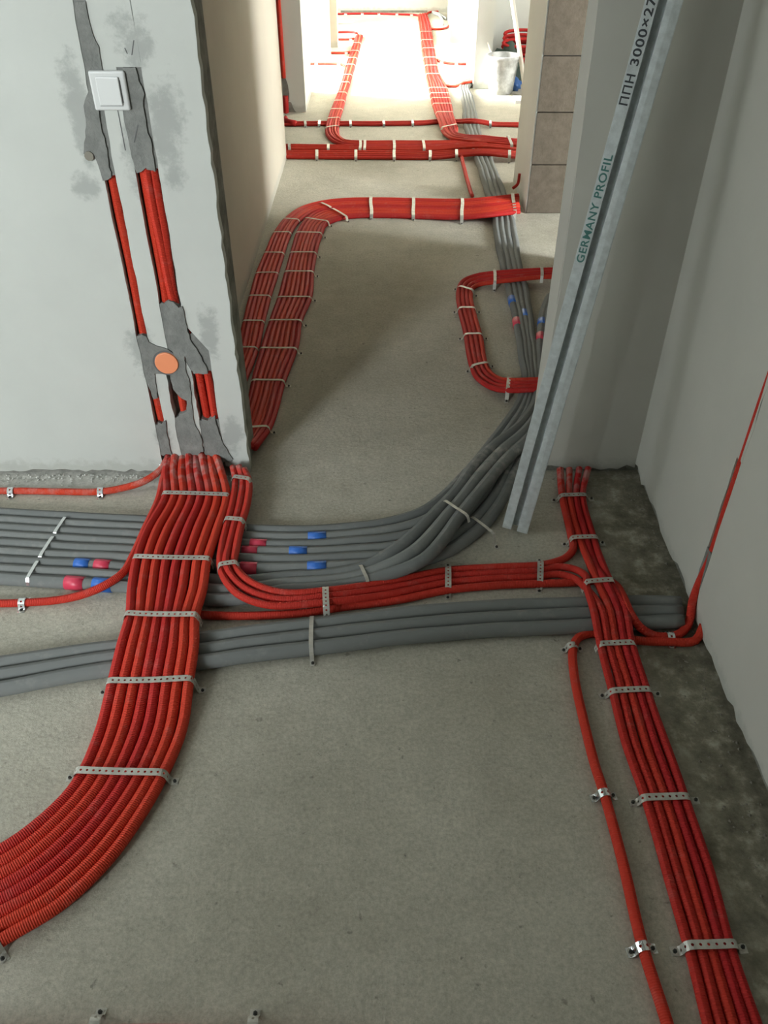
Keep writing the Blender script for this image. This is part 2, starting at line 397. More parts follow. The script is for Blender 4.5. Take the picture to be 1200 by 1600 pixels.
# ------------------------------------------------------------------ conduits
ORD = ['first','second','third','fourth','fifth','sixth','seventh','eighth','ninth','tenth','eleventh','twelfth']
def catmull(P, step):
    if len(P) < 2: return P
    Q = [P[0]*2-P[1]]+list(P)+[P[-1]*2-P[-2]]
    out = []
    for i in range(1, len(Q)-2):
        p0, p1, p2, p3 = Q[i-1], Q[i], Q[i+1], Q[i+2]
        n = max(2, int((p2-p1).length/step))
        # centripetal parameters keep tight bends free of loops
        t0 = 0; t1 = t0+max((p1-p0).length, 1e-5)**.5; t2 = t1+max((p2-p1).length, 1e-5)**.5; t3 = t2+max((p3-p2).length, 1e-5)**.5
        for k in range(n):
            t = t1+(t2-t1)*k/n
            a1 = p0*((t1-t)/(t1-t0))+p1*((t-t0)/(t1-t0)); a2 = p1*((t2-t)/(t2-t1))+p2*((t-t1)/(t2-t1)); a3 = p2*((t3-t)/(t3-t2))+p3*((t-t2)/(t3-t2))
            b1 = a1*((t2-t)/(t2-t0))+a2*((t-t0)/(t2-t0)); b2 = a2*((t3-t)/(t3-t1))+a3*((t-t1)/(t3-t1))
            out.append(b1*((t2-t)/(t2-t1))+b2*((t-t1)/(t2-t1)))
    out.append(P[-1]); return out
def tube_mesh(path, r, n=10):
    T = []
    for i in range(len(path)):
        d = path[min(i+1, len(path)-1)]-path[max(i-1, 0)]; T.append(d.normalized())
    up = Vector((0, 0, 1)) if abs(T[0].z) < .9 else Vector((0, -1, 0))
    u = (up-T[0]*up.dot(T[0])).normalized()
    V, Fc, UV = [], [], []; s = 0
    for i, p in enumerate(path):
        if i:
            s += (p-path[i-1]).length
            u = (u-T[i]*u.dot(T[i])).normalized()
        w = T[i].cross(u)
        for k in range(n+1):
            a = 2*math.pi*k/n
            V.append(p+u*(r*math.cos(a))+w*(r*math.sin(a))); UV.append((k/n, s))
    m = n+1
    for i in range(len(path)-1):
        for k in range(n): Fc.append((i*m+k, i*m+k+1, (i+1)*m+k+1, (i+1)*m+k))
    Fc.append(tuple(range(n-1, -1, -1))); e = (len(path)-1)*m; Fc.append(tuple(range(e, e+n)))
    return V, Fc, UV
def conduit(name, pts, r, material, label, cat, group=None, step=.02, n=10, wob=.0008, parent=None):
    path = catmull([Vector(p) for p in pts], step)
    ph = random.uniform(0, 6.28); q = []
    s = 0
    for i, p in enumerate(path):
        if i: s += (p-path[i-1]).length
        a = wob*(math.sin(s*9+ph)+.6*math.sin(s*23+2*ph)); q.append(p+Vector((a, a*.7, abs(a)*.4)))
    V, Fc, UV = tube_mesh(q, r, n)
    o = mk(name, V, Fc, M[material], parent, True, UV)
    if parent is None: setp(o, label, cat, group)
    PATHS[o.name] = (q, r); return o
PATHS = {}
def edges(st, r):
    Ls, Rs, Zs = [], [], []
    for s in st:
        z = s[4] if len(s) > 4 else 0.0
        Ls.append(at(s[0], s[1], z+r)); Rs.append(at(s[2], s[3], z+r)); Zs.append(z)
    return Ls, Rs, Zs
def bundle(st, n, r, rmax=1.05):
    """strand control points of a flat bundle of n conduits whose edges are given at stations"""
    Ls, Rs, Zs = edges(st, r)
    out = []
    for k in range(n):
        t = (k+.5)/n; P = []
        for i in range(len(st)):
            d = (Rs[i]-Ls[i]); a = Ls[max(i-1, 0)].lerp(Rs[max(i-1, 0)], .5); b = Ls[min(i+1, len(st)-1)].lerp(Rs[min(i+1, len(st)-1)], .5)
            dirv = (b-a).normalized(); sp = d.cross(dirv).length/n          # true spacing across the run
            p = Ls[i]+d*t
            if sp < 1.75*r and k % 2 and r < .014: p.z += min(.6*r, math.sqrt(max(0, 4*r*r-sp*sp)))
            P.append(p)
        out.append(P)
    return out
def bundle_objs(strands, r, name, material, label, cat, group, **kw):
    return [conduit(name, P, r, material, label % ORD[k] if '%s' in label else label, cat, group, **kw) for k, P in enumerate(strands)]

# ---- perforated straps
def shared(name, mb, material):
    me = bpy.data.meshes.new(name); me.from_pydata(mb.v, [], mb.f); me.materials.append(material); return me
mb = MB(); mb.cyl((0, 0, .0012), (0, 0, 1), .0040, .0034, .0035, 6); mb.cyl((0, 0, .0047), (0, 0, 1), .002, .0015, .002, 6); SCREW = shared('screw', mb, M['screw'])
mb = MB(); mb.cyl((0, 0, 0), (0, 0, 1), .0068, .0068, .0012, 12); WASHER = shared('washer', mb, M['strap'])
def strap_between(A, B, h, label, group, width=.016, holes=True, material='strap', feet=(1, 1), skew=None, base=0.0, name='perforated_strap', tab=.022):
    """band over a bundle: A, B are the bundle's edges (world xy); h the top of the conduits; base the level its feet rest on"""
    A = Vector((A.x, A.y, 0)); B = Vector((B.x, B.y, 0)); w = (B-A).length; e = (B-A)/w; b = Vector((-e.y, e.x, 0))
    if skew is not None: b = Vector(skew).normalized()
    h += .0016; hh = h-base
    prof = []
    if feet[0]: prof += [(-tab, base+.0012), (-.006, base+.0012), (-.003, base+.35*hh)]
    else: prof += [(-.003, base+.45*hh)]
    prof += [(.000, base+.75*hh), (.006, h-.0012), (.014, h), (w-.014, h), (w-.006, h-.0012), (w, base+.75*hh)] if w > .034 else [(.0, base+.75*hh), (w*.25, h-.001), (w*.5, h), (w*.75, h-.001), (w, base+.75*hh)]
    if feet[1]: prof += [(w+.003, base+.35*hh), (w+.006, base+.0012), (w+tab, base+.0012)]
    else: prof += [(w+.003, base+.45*hh)]
    # resample by cells
    acc = [0]
    for i in range(1, len(prof)): acc.append(acc[-1]+math.dist(prof[i], prof[i-1]))
    def ev(s):
        for i in range(1, len(prof)):
            if s <= acc[i] or i == len(prof)-1:
                t = (s-acc[i-1])/max(1e-6, acc[i]-acc[i-1]); return (prof[i-1][0]+(prof[i][0]-prof[i-1][0])*t, prof[i-1][1]+(prof[i][1]-prof[i-1][1])*t)
    nc = max(3, round(acc[-1]/(.0135 if holes else .02))); V, Fc = [], []
    hw = width/2; wig = random.uniform(-.15, .15)
    def P(s, v):
        c, z = ev(min(max(s, 0), acc[-1])); return A+e*c+b*(v+wig*.02*math.sin(c*20))+Vector((0, 0, z))
    cl = acc[-1]/nc
    for k in range(nc):
        s0, s1 = k*cl, (k+1)*cl; sm = (s0+s1)/2
        if not holes:
            i = len(V); V += [P(s0, -hw), P(s0, hw), P(sm, hw), P(sm, -hw), P(s1, -hw), P(s1, hw)]
            Fc += [(i, i+1, i+2, i+3), (i+3, i+2, i+5, i+4)]; continue
        i = len(V); rad = .0027
        outer = [(s0, -hw), (sm, -hw), (s1, -hw), (s1, 0), (s1, hw), (sm, hw), (s0, hw), (s0, 0)]
        for q in outer: V.append(P(*q))
        for j in range(8):
            a = math.radians(-135+45*j); V.append(P(sm+rad*math.cos(a), rad*math.sin(a)))
        for j in range(8): Fc.append((i+j, i+(j+1) % 8, i+8+(j+1) % 8, i+8+j))
    o = mk(name, V, Fc, M[material])
    sol = o.modifiers.new('thickness', 'SOLIDIFY'); sol.thickness = .0009; sol.offset = 0
    setp(o, label, 'strap', group)
    for side in (0, 1):
        if not feet[side]: continue
        c = (-tab+.007) if side == 0 else w+tab-.007
        p = A+e*c+Vector((0, 0, base+.002))
        s = bpy.data.objects.new('screw', SCREW); COL.objects.link(s); s.parent = o; s.location = p-world_o(o); s.rotation_euler.z = random.uniform(0, 3)
        ws = bpy.data.objects.new('washer', WASHER); COL.objects.link(ws); ws.parent = s
    return o
def find_station(st, r, px, py):
    Ls, Rs, Zs = edges(st, r); best = None
    for i in range(len(st)-1):
        for k in range(21):
            t = k/20; a = Ls[i].lerp(Ls[i+1], t); b = Rs[i].lerp(Rs[i+1], t); z = Zs[i]*(1-t)+Zs[i+1]*t
            q = proj((a+b)/2+Vector((0, 0, r))); d = math.hypot(q[0]-px, q[1]-py)
            if best is None or d < best[0]: best = (d, a, b, z, (Ls[min(i+1,len(Ls)-1)]+Rs[min(i+1,len(Ls)-1)]-Ls[i]-Rs[i]))
    return best[1:]
def straps(st, n, r, spots, label, group, **kw):
    for k, sp in enumerate(spots):
        a, b, z, d = find_station(st, r, sp[0], sp[1]); opt = dict(kw); opt.update(sp[2] if len(sp) > 2 else {})
        sp_true = (b-a).cross(d.normalized()).length/n
        h = z+2*r+(.65*r if sp_true < 1.9*r else 0)
        d.z = 0
        lab = opt.pop('label', None) or (label % ORD[k])
        strap_between(a, b, h, lab, group, skew=None, base=opt.pop('base', 0.0), **opt)

RR = .0106
RA = .0122
GREYR = .0176
# ================= A: wide red bundle from under the switch down to the lower left
A_ST = [(258,712,343,712,.047),(252,738,352,738,.040),(252,775,360,778,.032),(222,830,345,832,.036),(207,872,331,876,.037),(198,920,325,922,.037),
        (196,962,312,965,.037),(181,1010,311,1012,.037),(167,1065,304,1062,.022),(149,1140,292,1140,.0),(120,1210,262,1214,0),(95,1245,236,1262,0),
        (45,1290,178,1346,0),(0,1320,105,1417,0),(-60,1350,14,1473,0),(-150,1385,-80,1530,0),(-260,1410,-230,1580,0)]
bundle_objs(bundle(A_ST, 8, RA), RA, 'red_conduit', 'red', '%s red corrugated conduit from the left in the wide bundle below the light switch', 'conduit', 'conduits of the wide bundle below the light switch', n=12, step=.012)
straps(A_ST, 8, RA, [(311,775,dict(feet=(0,0))),(268,872,dict(feet=(0,0))),(254,963,dict(feet=(0,0))),(236,1062,dict(feet=(1,1))),(190,1210),(-40,1425)],
       '%s perforated steel strap from the wall on the wide red bundle', 'straps on the wide red bundle', width=.0165)
# the two single conduits left of it
conduit('red_conduit', [at(262,716,.055), at(250,735,.045), at(225,752,.03), at(190,763,.014), at(158,768,RR), at(90,768,RR), at(18,767,RR), at(-60,768,RR), at(-200,772,RR)], RR, 'red',
        'single red conduit running left along the foot of the white wall', 'conduit', step=.015)
conduit('red_conduit', [at(268,716,.06), at(256,745,.05), at(248,780,.045), at(226,830,.048), at(208,868,.05), at(192,895,.047), at(165,914,.042), at(130,929,.025), at(90,938,RR), at(36,942,RR), at(-60,943,RR), at(-200,944,RR)], RR, 'red',
        'single red conduit bending left over the marked grey tubes', 'conduit', step=.015)
def clip(px, py, ang, label, z=0, w=.022, mt='bright_strap'):
    c = at(px, py, .01); e = Vector((math.cos(ang), math.sin(ang), 0))
    strap_between(c-e*(w/2), c+e*(w/2), 2*RR+z, label, 'small clips on single red conduits', width=.017, holes=True, material=mt, tab=.016)
clip(18, 768, math.pi/2, 'bright metal clip at the far left on the conduit along the white wall')
clip(158, 768, math.pi/2, 'bright metal clip nearer the bundle on the conduit along the white wall')
clip(36, 942, math.pi/2, 'bright metal clip on the lower single conduit left of the wide bundle')
clip(258, 741, math.pi/2, 'small bright clip where the single conduit leaves the white wall', z=.03)

# ================= B: three conduits turning right across the doorway, plus one from under the wide bundle
B_ST = [(360,728,386,734,.047),(363,748,394,752,.036),(358,780,392,785,.036),(350,815,383,818,.037),(341,850,375,855,.037),(338,885,371,882,.037),(348,912,385,898,.037),(372,936,408,911,.036),
        (420,951,450,922,.034),(510,945,510,919,.033),(600,935,600,906,.012),(700,915,700,887,0),(780,908,780,882,0),(843,905,843,879,0)]
BS = bundle(B_ST, 3, RR)    # 0 = lower edge ... 2 = upper edge
C_TOP = [(867,733,927,731,.03),(873,775,916,773,0),(890,845,933,843,0),(907,885,945,884,.01)]
top4 = bundle(C_TOP, 4, RR)
low = [(911,912,958,909,.036),(921,955,984,953,.037),(932,1007,993,1005,.024),(951,1080,1017,1078,0),(970,1160,1045,1158,0),(1000,1245,1075,1242,0),(1032,1360,1116,1358,0),(1069,1483,1149,1478,0),(1097,1600,1190,1596,0),(1150,1800,1260,1790,0)]
low5 = bundle(low, 5, .0097)
# upper strand of B climbs to the wall as the leftmost of the four
conduit('red_conduit', BS[2]+[at(868,878,RR), at(885,871,RR), at(896,858,RR)]+[p for p in (top4[0][2]+Vector((-.002,.02,0)), top4[0][1], top4[0][0])], RR, 'red',
        'red conduit rising from doorway run to leftmost of four stubs at the wall', 'conduit', 'conduits of the doorway run', step=.012)
conduit('red_conduit', BS[1]+[at(872,886,.011), at(898,890,.02), at(917,903,.04)]+[p for p in low5[0]], .0097, 'red',
        'middle conduit of the doorway run, leftmost in the right hand bundle', 'conduit', 'conduits of the doorway run', step=.012)
conduit('red_conduit', BS[0]+[at(872,897,.011), at(896,903,.018), at(914,918,.038)]+[p+Vector((0,0,.0)) for p in low5[1][1:]], .0097, 'red',
        'lower conduit of the doorway run, second from left in right hand bundle', 'conduit', 'conduits of the doorway run', step=.012)
conduit('red_conduit', [at(300,960,.012), at(330,962,RR), at(400,962,RR), at(470,958,RR), at(540,948,RR), at(620,938,RR), at(700,922,RR), at(780,915,RR), at(843,912,RR), at(880,911,RR), at(915,909,.012), at(945,906,.018), at(962,914,.034), at(974,932,.048), at(985,957,.046), at(1000,980,.03), at(1025,994,.012), at(1052,994,.011), at(1062,990,.012), Vector((.738,1.392,.014)), Vector((.750,1.412,.026)), Vector((.757,1.438,.055)), Vector((.766,1.453,.10)), Vector((.7745,1.455,.18)), Vector((.7745,1.455,.4)), Vector((.7745,1.455,.9)), Vector((.7745,1.455,2.6))], RR, 'red',
        'red conduit passing below the doorway run and climbing the right wall chase', 'conduit', step=.012)
for k, nm in ((1, 'second'), (2, 'third')):
    conduit('red_conduit', top4[k]+low5[k+1], .0097, 'red', nm+' red conduit from the left of the four stubs at the right wall', 'conduit', 'conduits of the right hand bundle', step=.012, n=12)
conduit('red_conduit', top4[3]+low5[4], .0097, 'red', 'rightmost of the four stubs, right edge of the right hand bundle', 'conduit', 'conduits of the right hand bundle', step=.012, n=12)
conduit('red_conduit', [Vector((.775,1.385,.03)), at(1086,1001,.011), at(1040,1003,RR), at(995,1001,RR), at(955,995,RR), at(925,990,RR), at(903,997,RR), at(895,1015,RR), at(897,1050,RR), at(911,1120,RR), at(928,1190,RR), at(944,1240,RR), at(975,1360,RR), at(1005,1480,RR), at(1043,1600,RR), at(1100,1790,RR)], RR, 'red',
        'single red conduit running left of the right hand bundle to the bottom edge', 'conduit', step=.012)
B_ALL = [s[:] for s in B_ST]; B_ALL = [(s[0], s[1]+(9 if s[0] > 480 else 0), *s[2:]) for s in B_ST]
straps(B_ST, 3, RR, [(378,748,dict(feet=(0,0))),(366,814,dict(feet=(0,0))),(355,884,dict(feet=(0,0)))], '%s short strap from the wall on the three conduits beside the wide bundle', 'straps on the doorway run')
straps(B_ALL, 3, RR, [(510,932,dict(feet=(0,1))),(700,905),(843,897)], '%s perforated strap from the left on the red run crossing the doorway', 'straps on the doorway run')
straps(C_TOP, 4, RR, [(895,774),(911,843)], '%s strap from the wall on the four short red stubs', 'straps on the right hand bundle')
straps(low, 5, .0097, [(936,911,dict(feet=(0,0))),(963,1006,dict(feet=(0,0))),(985,1079),(1039,1244),(1109,1480)], '%s strap from the doorway on the right hand red bundle', 'straps on the right hand bundle')
clip(944, 1242, .15, 'clip on the single conduit beside the right bundle, farther one'); clip(1004, 1482, .15, 'clip on the single conduit beside the right bundle, nearest one')
clip(894, 1012, .1, 'clip at the bend of the single conduit beside the right bundle', mt='strap'); clip(1047, 996, math.pi/2, 'tiny bright clip on the conduits entering the right wall')

# ================= bottom edge: a conduit just cut by the frame
conduit('red_conduit', [at(-200,1612,RR), at(0,1612,RR), at(150,1612,RR), at(400,1614,RR), at(520,1622,RR), at(700,1660,RR)], RR, 'red', 'red conduit along the bottom edge of the picture', 'conduit', step=.015)
clip(150, 1600, math.pi/2, 'left clip on the conduit along the bottom edge', mt='strap'); clip(396, 1602, math.pi/2, 'right clip on the conduit along the bottom edge', mt='strap')

# ================= G1: three grey insulated tubes from the lower left to the right wall
G1_ST = [(-160,1052,-160,1112),(0,1027,0,1087),(175,1004,175,1054),(315,990,315,1044),(380,981,380,1034),(488,968,488,1022),(640,950,640,1005),(760,940,760,995),(896,935,896,988),(997,933,997,983),(1030,934,1030,980),(1062,936,1066,978)]
G1 = bundle_objs(bundle(G1_ST, 3, .0185), .0185, 'insulated_tube', 'grey_tube', '%s grey foam tube from the doorway side in the lower row of three', 'tube', 'grey tubes of the lower row', step=.025, n=12, wob=.0015)
straps(G1_ST, 3, .0185, [(488,994)], 'narrow grey strap over the lower row of three grey tubes', 'straps on grey tubes', width=.009, holes=False) if False else None
a_, b_, z_, d_ = find_station(G1_ST, .0185, 488, 990)
strap_between(a_, b_, .037, 'narrow strap over the lower row of three grey tubes', 'straps on grey tubes', width=.010, holes=False, name='tube_strap')

# ================= G2: marked grey tubes passing under the wide bundle and out through the doorway
G2_ST = [(-160,788,-160,862),(-30,794,-30,868),(100,802,100,876),(205,808,205,880),(300,816,300,888),(390,822,390,895),(480,824,480,894),(560,819,560,890),(600,812,625,888),(655,795,690,874),(690,770,748,838),
         (725,735,785,796),(755,700,806,748),(785,662,825,705),(812,622,843,662),(820,590,850,618),(814,556,850,570),(804,506,846,506),(793,452,838,452)]
S2 = bundle(G2_ST, 6, GREYR)
far_st = [(782,416,815,416),(774,377,809,377),(769,338,802,338),(759,303,790,303),(741,247,768,247),(729,212,752,212),(724,190,747,190),(723,165,741,165),(721,150,737,150),(718,138,733,136),(722,128,745,131),(745,123,765,127)]
SF = bundle(far_st, 4, .0145)
G2 = []
tn = 'grey tube in the row of six with tape marks under the wide red bundle'
for k in range(6):
    P = S2[k]
    if k < 4: P = P+SF[k]
    elif k == 4: P = P[:-3]+[at(843,565,GREYR), at(845,520,GREYR), at(850,485,GREYR), at(862,462,GREYR), Vector((.80,3.36,.02))]
    elif k == 5: P = P[:-3]+[at(852,570,GREYR), at(854,530,GREYR), at(860,500,GREYR), at(872,480,GREYR), Vector((.80,3.20,.02))]
    G2.append(conduit('insulated_tube', P, GREYR if k > 3 else .0165, 'grey_tube', ORD[k]+' '+tn, 'tube', 'grey tubes with tape marks', step=.025, n=12, wob=.0018))
G3_ST = [(-160,863,-160,900),(-30,870,-30,908),(130,876,130,920),(205,882,205,925),(330,900,330,945),(390,902,400,938),(450,897,440,928),(515,893,525,922),(566,882,596,907,.012),(623,843,668,882,.036),(683,788,723,814,.037),(709,762,744,787,.037),(738,721,778,745,.037),
         (770,690,803,716,.036),(806,664,830,688,.03),(832,630,850,652,.02),(843,585,868,600,.005),(846,530,876,540,0),(850,480,890,490,0),(868,450,910,462,0)]
S3 = bundle(G3_ST, 3, GREYR)
for k in range(3):
    P = [p for p in S3[k] if p.x < .775 or p.y < 2.0]
    G2.append(conduit('insulated_tube', P, GREYR, 'grey_tube', ORD[k]+' grey tube from the left of three laid diagonally over the others at doorway', 'tube', 'grey tubes crossing on top at the doorway', step=.025, n=12, wob=.0018))
def tape(o, px, py, ln, mt):
    path, r = PATHS[o.name]
    j = min(range(len(path)), key=lambda i: math.dist(proj(path[i]+Vector((0, 0, r))), (px, py)))
    ctr = path[j]; d = (path[min(j+1, len(path)-1)]-path[max(j-1, 0)]).normalized()
    V, Fc, UV = tube_mesh([ctr-d*ln/2, ctr, ctr+d*ln/2], r+.0012, 14)
    t = mk('tape_band', V, Fc, M[mt], o, True); t['label'] = ('blue' if 'blue' in mt else 'red')+' marking tape'
def best_tube(px, py):
    b = None
    for o in G2:
        path, r = PATHS[o.name]
        for p in path:
            d = math.dist(proj(p+Vector((0, 0, r))), (px, py))
            if b is None or d < b[0]: b = (d, o)
    return b[1]
for (px, py, ln, mt) in [(134,880,.040,'tape_blue'),(164,884,.042,'tape_red'),(157,899,.05,'tape_blue'),(118,911,.05,'tape_red'),
                         (491,830,.05,'tape_blue'),(468,852,.048,'tape_blue'),(492,875,.05,'tape_blue'),(400,840,.045,'tape_red'),(389,861,.042,'tape_red'),(388,887,.045,'tape_red'),
                         (793,470,.06,'tape_blue'),(818,487,.06,'tape_blue'),(810,500,.06,'tape_red'),(842,497,.05,'tape_blue'),(843,523,.06,'tape_red')]:
    tape(best_tube(px, py), px, py, ln, mt)
def tube_strap(a, b, h, label, base=0, z=0, mt='strap', width=.009, feet=(0, 0)):
    strap_between(at(*a, h), at(*b, h), h, label, 'straps on grey tubes', width=width, holes=False, material=mt, feet=feet, base=base, name='tube_strap')
tube_strap((103,806), (84,834), .035, 'uppermost of three bright ties across the grey tubes at left', mt='bright_strap')
tube_strap((84,836), (62,872), .035, 'middle of three bright ties across the grey tubes at left', mt='bright_strap')
tube_strap((60,874), (42,906), .035, 'lowest of three bright ties across the grey tubes at left', mt='bright_strap')
tube_strap((692,780), (733,806), .074, 'thin pale tie over the three diagonal grey tubes at the doorway', base=.036)
tube_strap((735,806), (772,836), .036, 'thin tie over the grey tubes beside the feet of the metal profiles', feet=(0, 1))
tube_strap((562,880), (576,906), .045, 'thin tie where the diagonal grey tubes start to rise', base=.008)

# ================= F: red loop on the right of the corridor
F_ST = [(905,418,905,434,.034),(872,419,870,434,.034),(846,420,846,435,.034),(800,422,800,440,.034),(774,424,774,443,.02),(745,428,750,447,.002),(722,437,741,452,0),(713,458,739,462,0),(715,482,742,482,0),(724,523,753,523,0),
        (733,570,762,568,0),(745,594,768,580,0),(772,610,782,590,.006),(800,613,800,592,.028),(837,611,837,591,.034),(880,609,880,590,.034)]
SFv = bundle(F_ST, 4, .0098)
SFv = [[p for p in P if p.x < .80] for P in SFv]
bundle_objs(SFv, .0098, 'red_conduit', 'red', '%s conduit from the outside of the red loop at right of corridor', 'conduit', 'conduits of the red loop', step=.014)
straps(F_ST, 4, .0098, [(846,428,dict(feet=(0,0))),(774,434),(727,452),(729,482),(739,523),(749,571),(794,602)], '%s strap from its far end on the red loop in the corridor', 'straps on the red loop', width=.013, holes=False)

# ================= H: two red bundles along the corridor's left wall, turning right
H2_ST = [(352,702,402,700,.02),(372,672,424,668,0),(386,630,436,632,0),(394,595,446,595,0),(407,545,466,545,0),(421,500,473,500,0),(434,464,488,464,0),(445,426,491,426,0),(453,397,495,397,0),(463,365,504,366,0),(476,344,514,350,0),(497,330,540,341,0),(535,325,562,339,0),
         (580,324,580,338.5,0),(646,325,646,340,0),(722,326,722,341.5,.012),(765,322,765,338,.03),(810,318,812,332,.03),(835,316,838,330,.03)]
H1_ST = [(330,640,368,640,.0),(352,590,388,588,0),(370,545,404,545,0),(380,503,414,503,0),(389,464,424,464,0),(400,426,436,426,0),(413,397,445,397,0),(427,365,456,365,0),(444,343,470,345,0),(474,323,494,331,0),(515,313,530,325,0),
         (580,310,580,323.5,0),(646,311,646,324.5,0),(722,312,722,325.5,.014),(765,309,765,322,.03),(810,304,810,318,.03),(838,302,838,316,.03)]
def trim(S): return [[p for p in P if p.x < .75 or p.y < 3.9] for P in S]
bundle_objs(trim(bundle(H2_ST, 7, RR)), RR, 'red_conduit', 'red', '%s conduit from the wall side in the broad red corridor bundle', 'conduit', 'conduits of the broad corridor bundle', step=.02)
bundle_objs([[p for p in P if p.y > 2.21] for P in trim(bundle(H1_ST, 5, RR))], RR, 'red_conduit', 'red', '%s conduit from the wall in the narrow red corridor bundle against it', 'conduit', 'conduits of the narrow corridor bundle', step=.02)
straps(H2_ST, 7, RR, [(409,680),(420,597),(436,545),(447,502),(461,464),(468,426),(474,397),(484,366),(494,345)], '%s pale strap from the near end on the broad corridor bundle', 'straps on the corridor bundles', width=.011, holes=False, material='tie', feet=(0,1))
straps(H1_ST, 5, RR, [(387,545),(397,503),(406,464),(418,426),(429,397),(441,365),(457,345)], '%s pale strap from the near end on the narrow corridor bundle', 'straps on the corridor bundles', width=.010, holes=False, material='tie', feet=(0,0))
strap_between(at(500,317,.02), at(517,325,.02), .024, 'pale strap on the outer half of the corridor bend', 'straps on the corridor bundles', width=.013, holes=False, material='tie', feet=(0,0))
strap_between(at(518,326,.02), at(542,340,.02), .024, 'pale strap on the inner half of the corridor bend', 'straps on the corridor bundles', width=.013, holes=False, material='tie', feet=(0,1))
J_ST = [(580,310,580,338.5,0),(646,311,646,340,0),(722,312,722,341.5,.014),(765,309,765,338,.03),(790,306,790,335,.03),(806,304,812,332,.03)]
straps(J_ST, 12, RR, [(580,324),(646,325),(722,326,dict(feet=(0,1))),(803,319,dict(feet=(0,1)))], '%s steel strap from the bend across the wide red crossing', 'straps on the corridor bundles', width=.017, holes=False)
# loose offcut end sticking up by the block wall
conduit('red_conduit', [Vector((.70,4.60,.05)), Vector((.722,4.59,.075)), Vector((.728,4.59,.13))], .008, 'red', 'short red conduit end sticking up beside the plastered wall end', 'conduit', step=.01)
conduit('red_conduit', [at(721,244,.02), at(727,270,RR), at(733,292,RR), at(738,306,.016)], RR, 'red', 'single red conduit linking the cross hall rows to the corridor crossing', 'conduit')

# ================= K: red rows across the hall
K2_ST = [(430,247,430,236),(449,247,449,236),(520,248,520,236),(600,248.5,600,236,0),(680,248.5,680,237,.0),(722,244,722,235,.016),(760,242,760,234,.03),(800,246,800,237,.02),(815,247,815,238,.01)]
K1_ST = [(430,234,430,226),(449,234,449,226),(520,234.5,520,227),(600,235,600,228),(680,235.5,680,229),(722,232,722,225,.018),(760,231,760,223,.03),(800,234,800,226,.02),(815,235,815,227,.01)]
bundle_objs(bundle(K2_ST, 4, RR), RR, 'red_conduit', 'red', '%s conduit from the front in the nearer red row across the hall', 'conduit', 'conduits of the nearer hall row', step=.03, n=8)
bundle_objs(bundle(K1_ST, 3, RR), RR, 'red_conduit', 'red', '%s conduit from the front in the farther red row across the hall', 'conduit', 'conduits of the farther hall row', step=.03, n=8)
straps(K2_ST, 4, RR, [(495,241),(556,241),(615,241),(671,242),(714,240),(797,241)], '%s strap from the left on the nearer red row across the hall', 'straps on the hall rows', width=.018, holes=False, feet=(1,0))
straps(K1_ST, 3, RR, [(452,230),(512,230)], '%s strap from the left on the farther red row across the hall', 'straps on the hall rows', width=.017, holes=False, feet=(0,0))
# left far bundle feeding off the row
L1_ST = [(740,227,740,219,.012),(690,229,690,221,.0),(610,230,610,221),(561,230,561,221),(540,228,541,219.5),(521,222,532,214),(510,212,529,206),(508.5,200,530,198),(512,186,532,185),(517,172,536,172),(526,150,541,150),(533,130,547,130),(540,103,555,103),(548,80,561,80),(556,56,567,56)]
bundle_objs(bundle(L1_ST, 5, RR), RR, 'red_conduit', 'red', '%s conduit from the left in the left far bundle', 'conduit', 'conduits of the left far bundle', step=.03, n=8)
straps(L1_ST, 5, RR, [(520,199),(524,186),(527,172),(531,158),(535,146),(540,130),(544,118),(548,103),(552,92),(555,80),(559,68)], '%s tie from the near end on the left far bundle', 'straps on the far bundles', width=.018, holes=False, material='tie', feet=(0,0))
for p_, nm in (((563,226),'first'),((570,226),'second'),((616,226),'third'),((662,226),'fourth')):
    c = at(p_[0], p_[1], .02); strap_between(c+Vector((0,-.1,0)), c+Vector((0,.1,0)), .024, nm+' strap from the left where the left far bundle joins the hall row', 'straps on the hall rows', width=.017, holes=False, feet=(0,1))
# right far bundle
L2_ST = [(815,228,815,219,.03),(790,226,790,217,.034),(755,223,755,213,.034),(728,220,726,212,.02),(706,217,714,208,.012),(691,207,715,201,.012),(685,190,712,190,.024),(680,178,708,178,.0),(675,165,706,165,0),(671,148,702,148,0),(668,135,698,135,0),(665,115,686,115,0),(661,92,682,92,0),(658,65,677,65,0),(655,40,673,40,0),(653,24,667,22,0)]
bundle_objs(bundle(L2_ST, 7, RR), RR, 'red_conduit', 'red', '%s conduit from the left in the right far bundle', 'conduit', 'conduits of the right far bundle', step=.03, n=8)
straps(L2_ST, 7, RR, [(703,199),(694,178),(690,165),(688,156),(686,148),(684,140),(676,118),(674,105),(671,92),(669,78),(667,65),(665,52),(664,40)], '%s tie from the near end on the right far bundle', 'straps on the far bundles', width=.016, holes=False, material='tie', feet=(0,0)) if False else None
for k, (px, py) in enumerate([(703,199),(694,178),(690,165),(688,156),(686,148),(684,140),(676,118),(674,105),(671,92),(669,78),(667,65),(665,52)]):
    a_, b_, z_, d_ = find_station(L2_ST, RR, px, py)
    strap_between(a_, b_, z_+.034, ORD[k]+' tie from the near end on the right far bundle', 'straps on the far bundles', width=.016, holes=False, material='tie', feet=(0, 0), base=z_)
c = at(797, 222, .05); strap_between(c+Vector((0,-.09,0)), c+Vector((0,.12,0)), .06, 'strap beside the plastered wall end on the hall row', 'straps on the hall rows', width=.018, holes=False, feet=(0,0), base=.03)
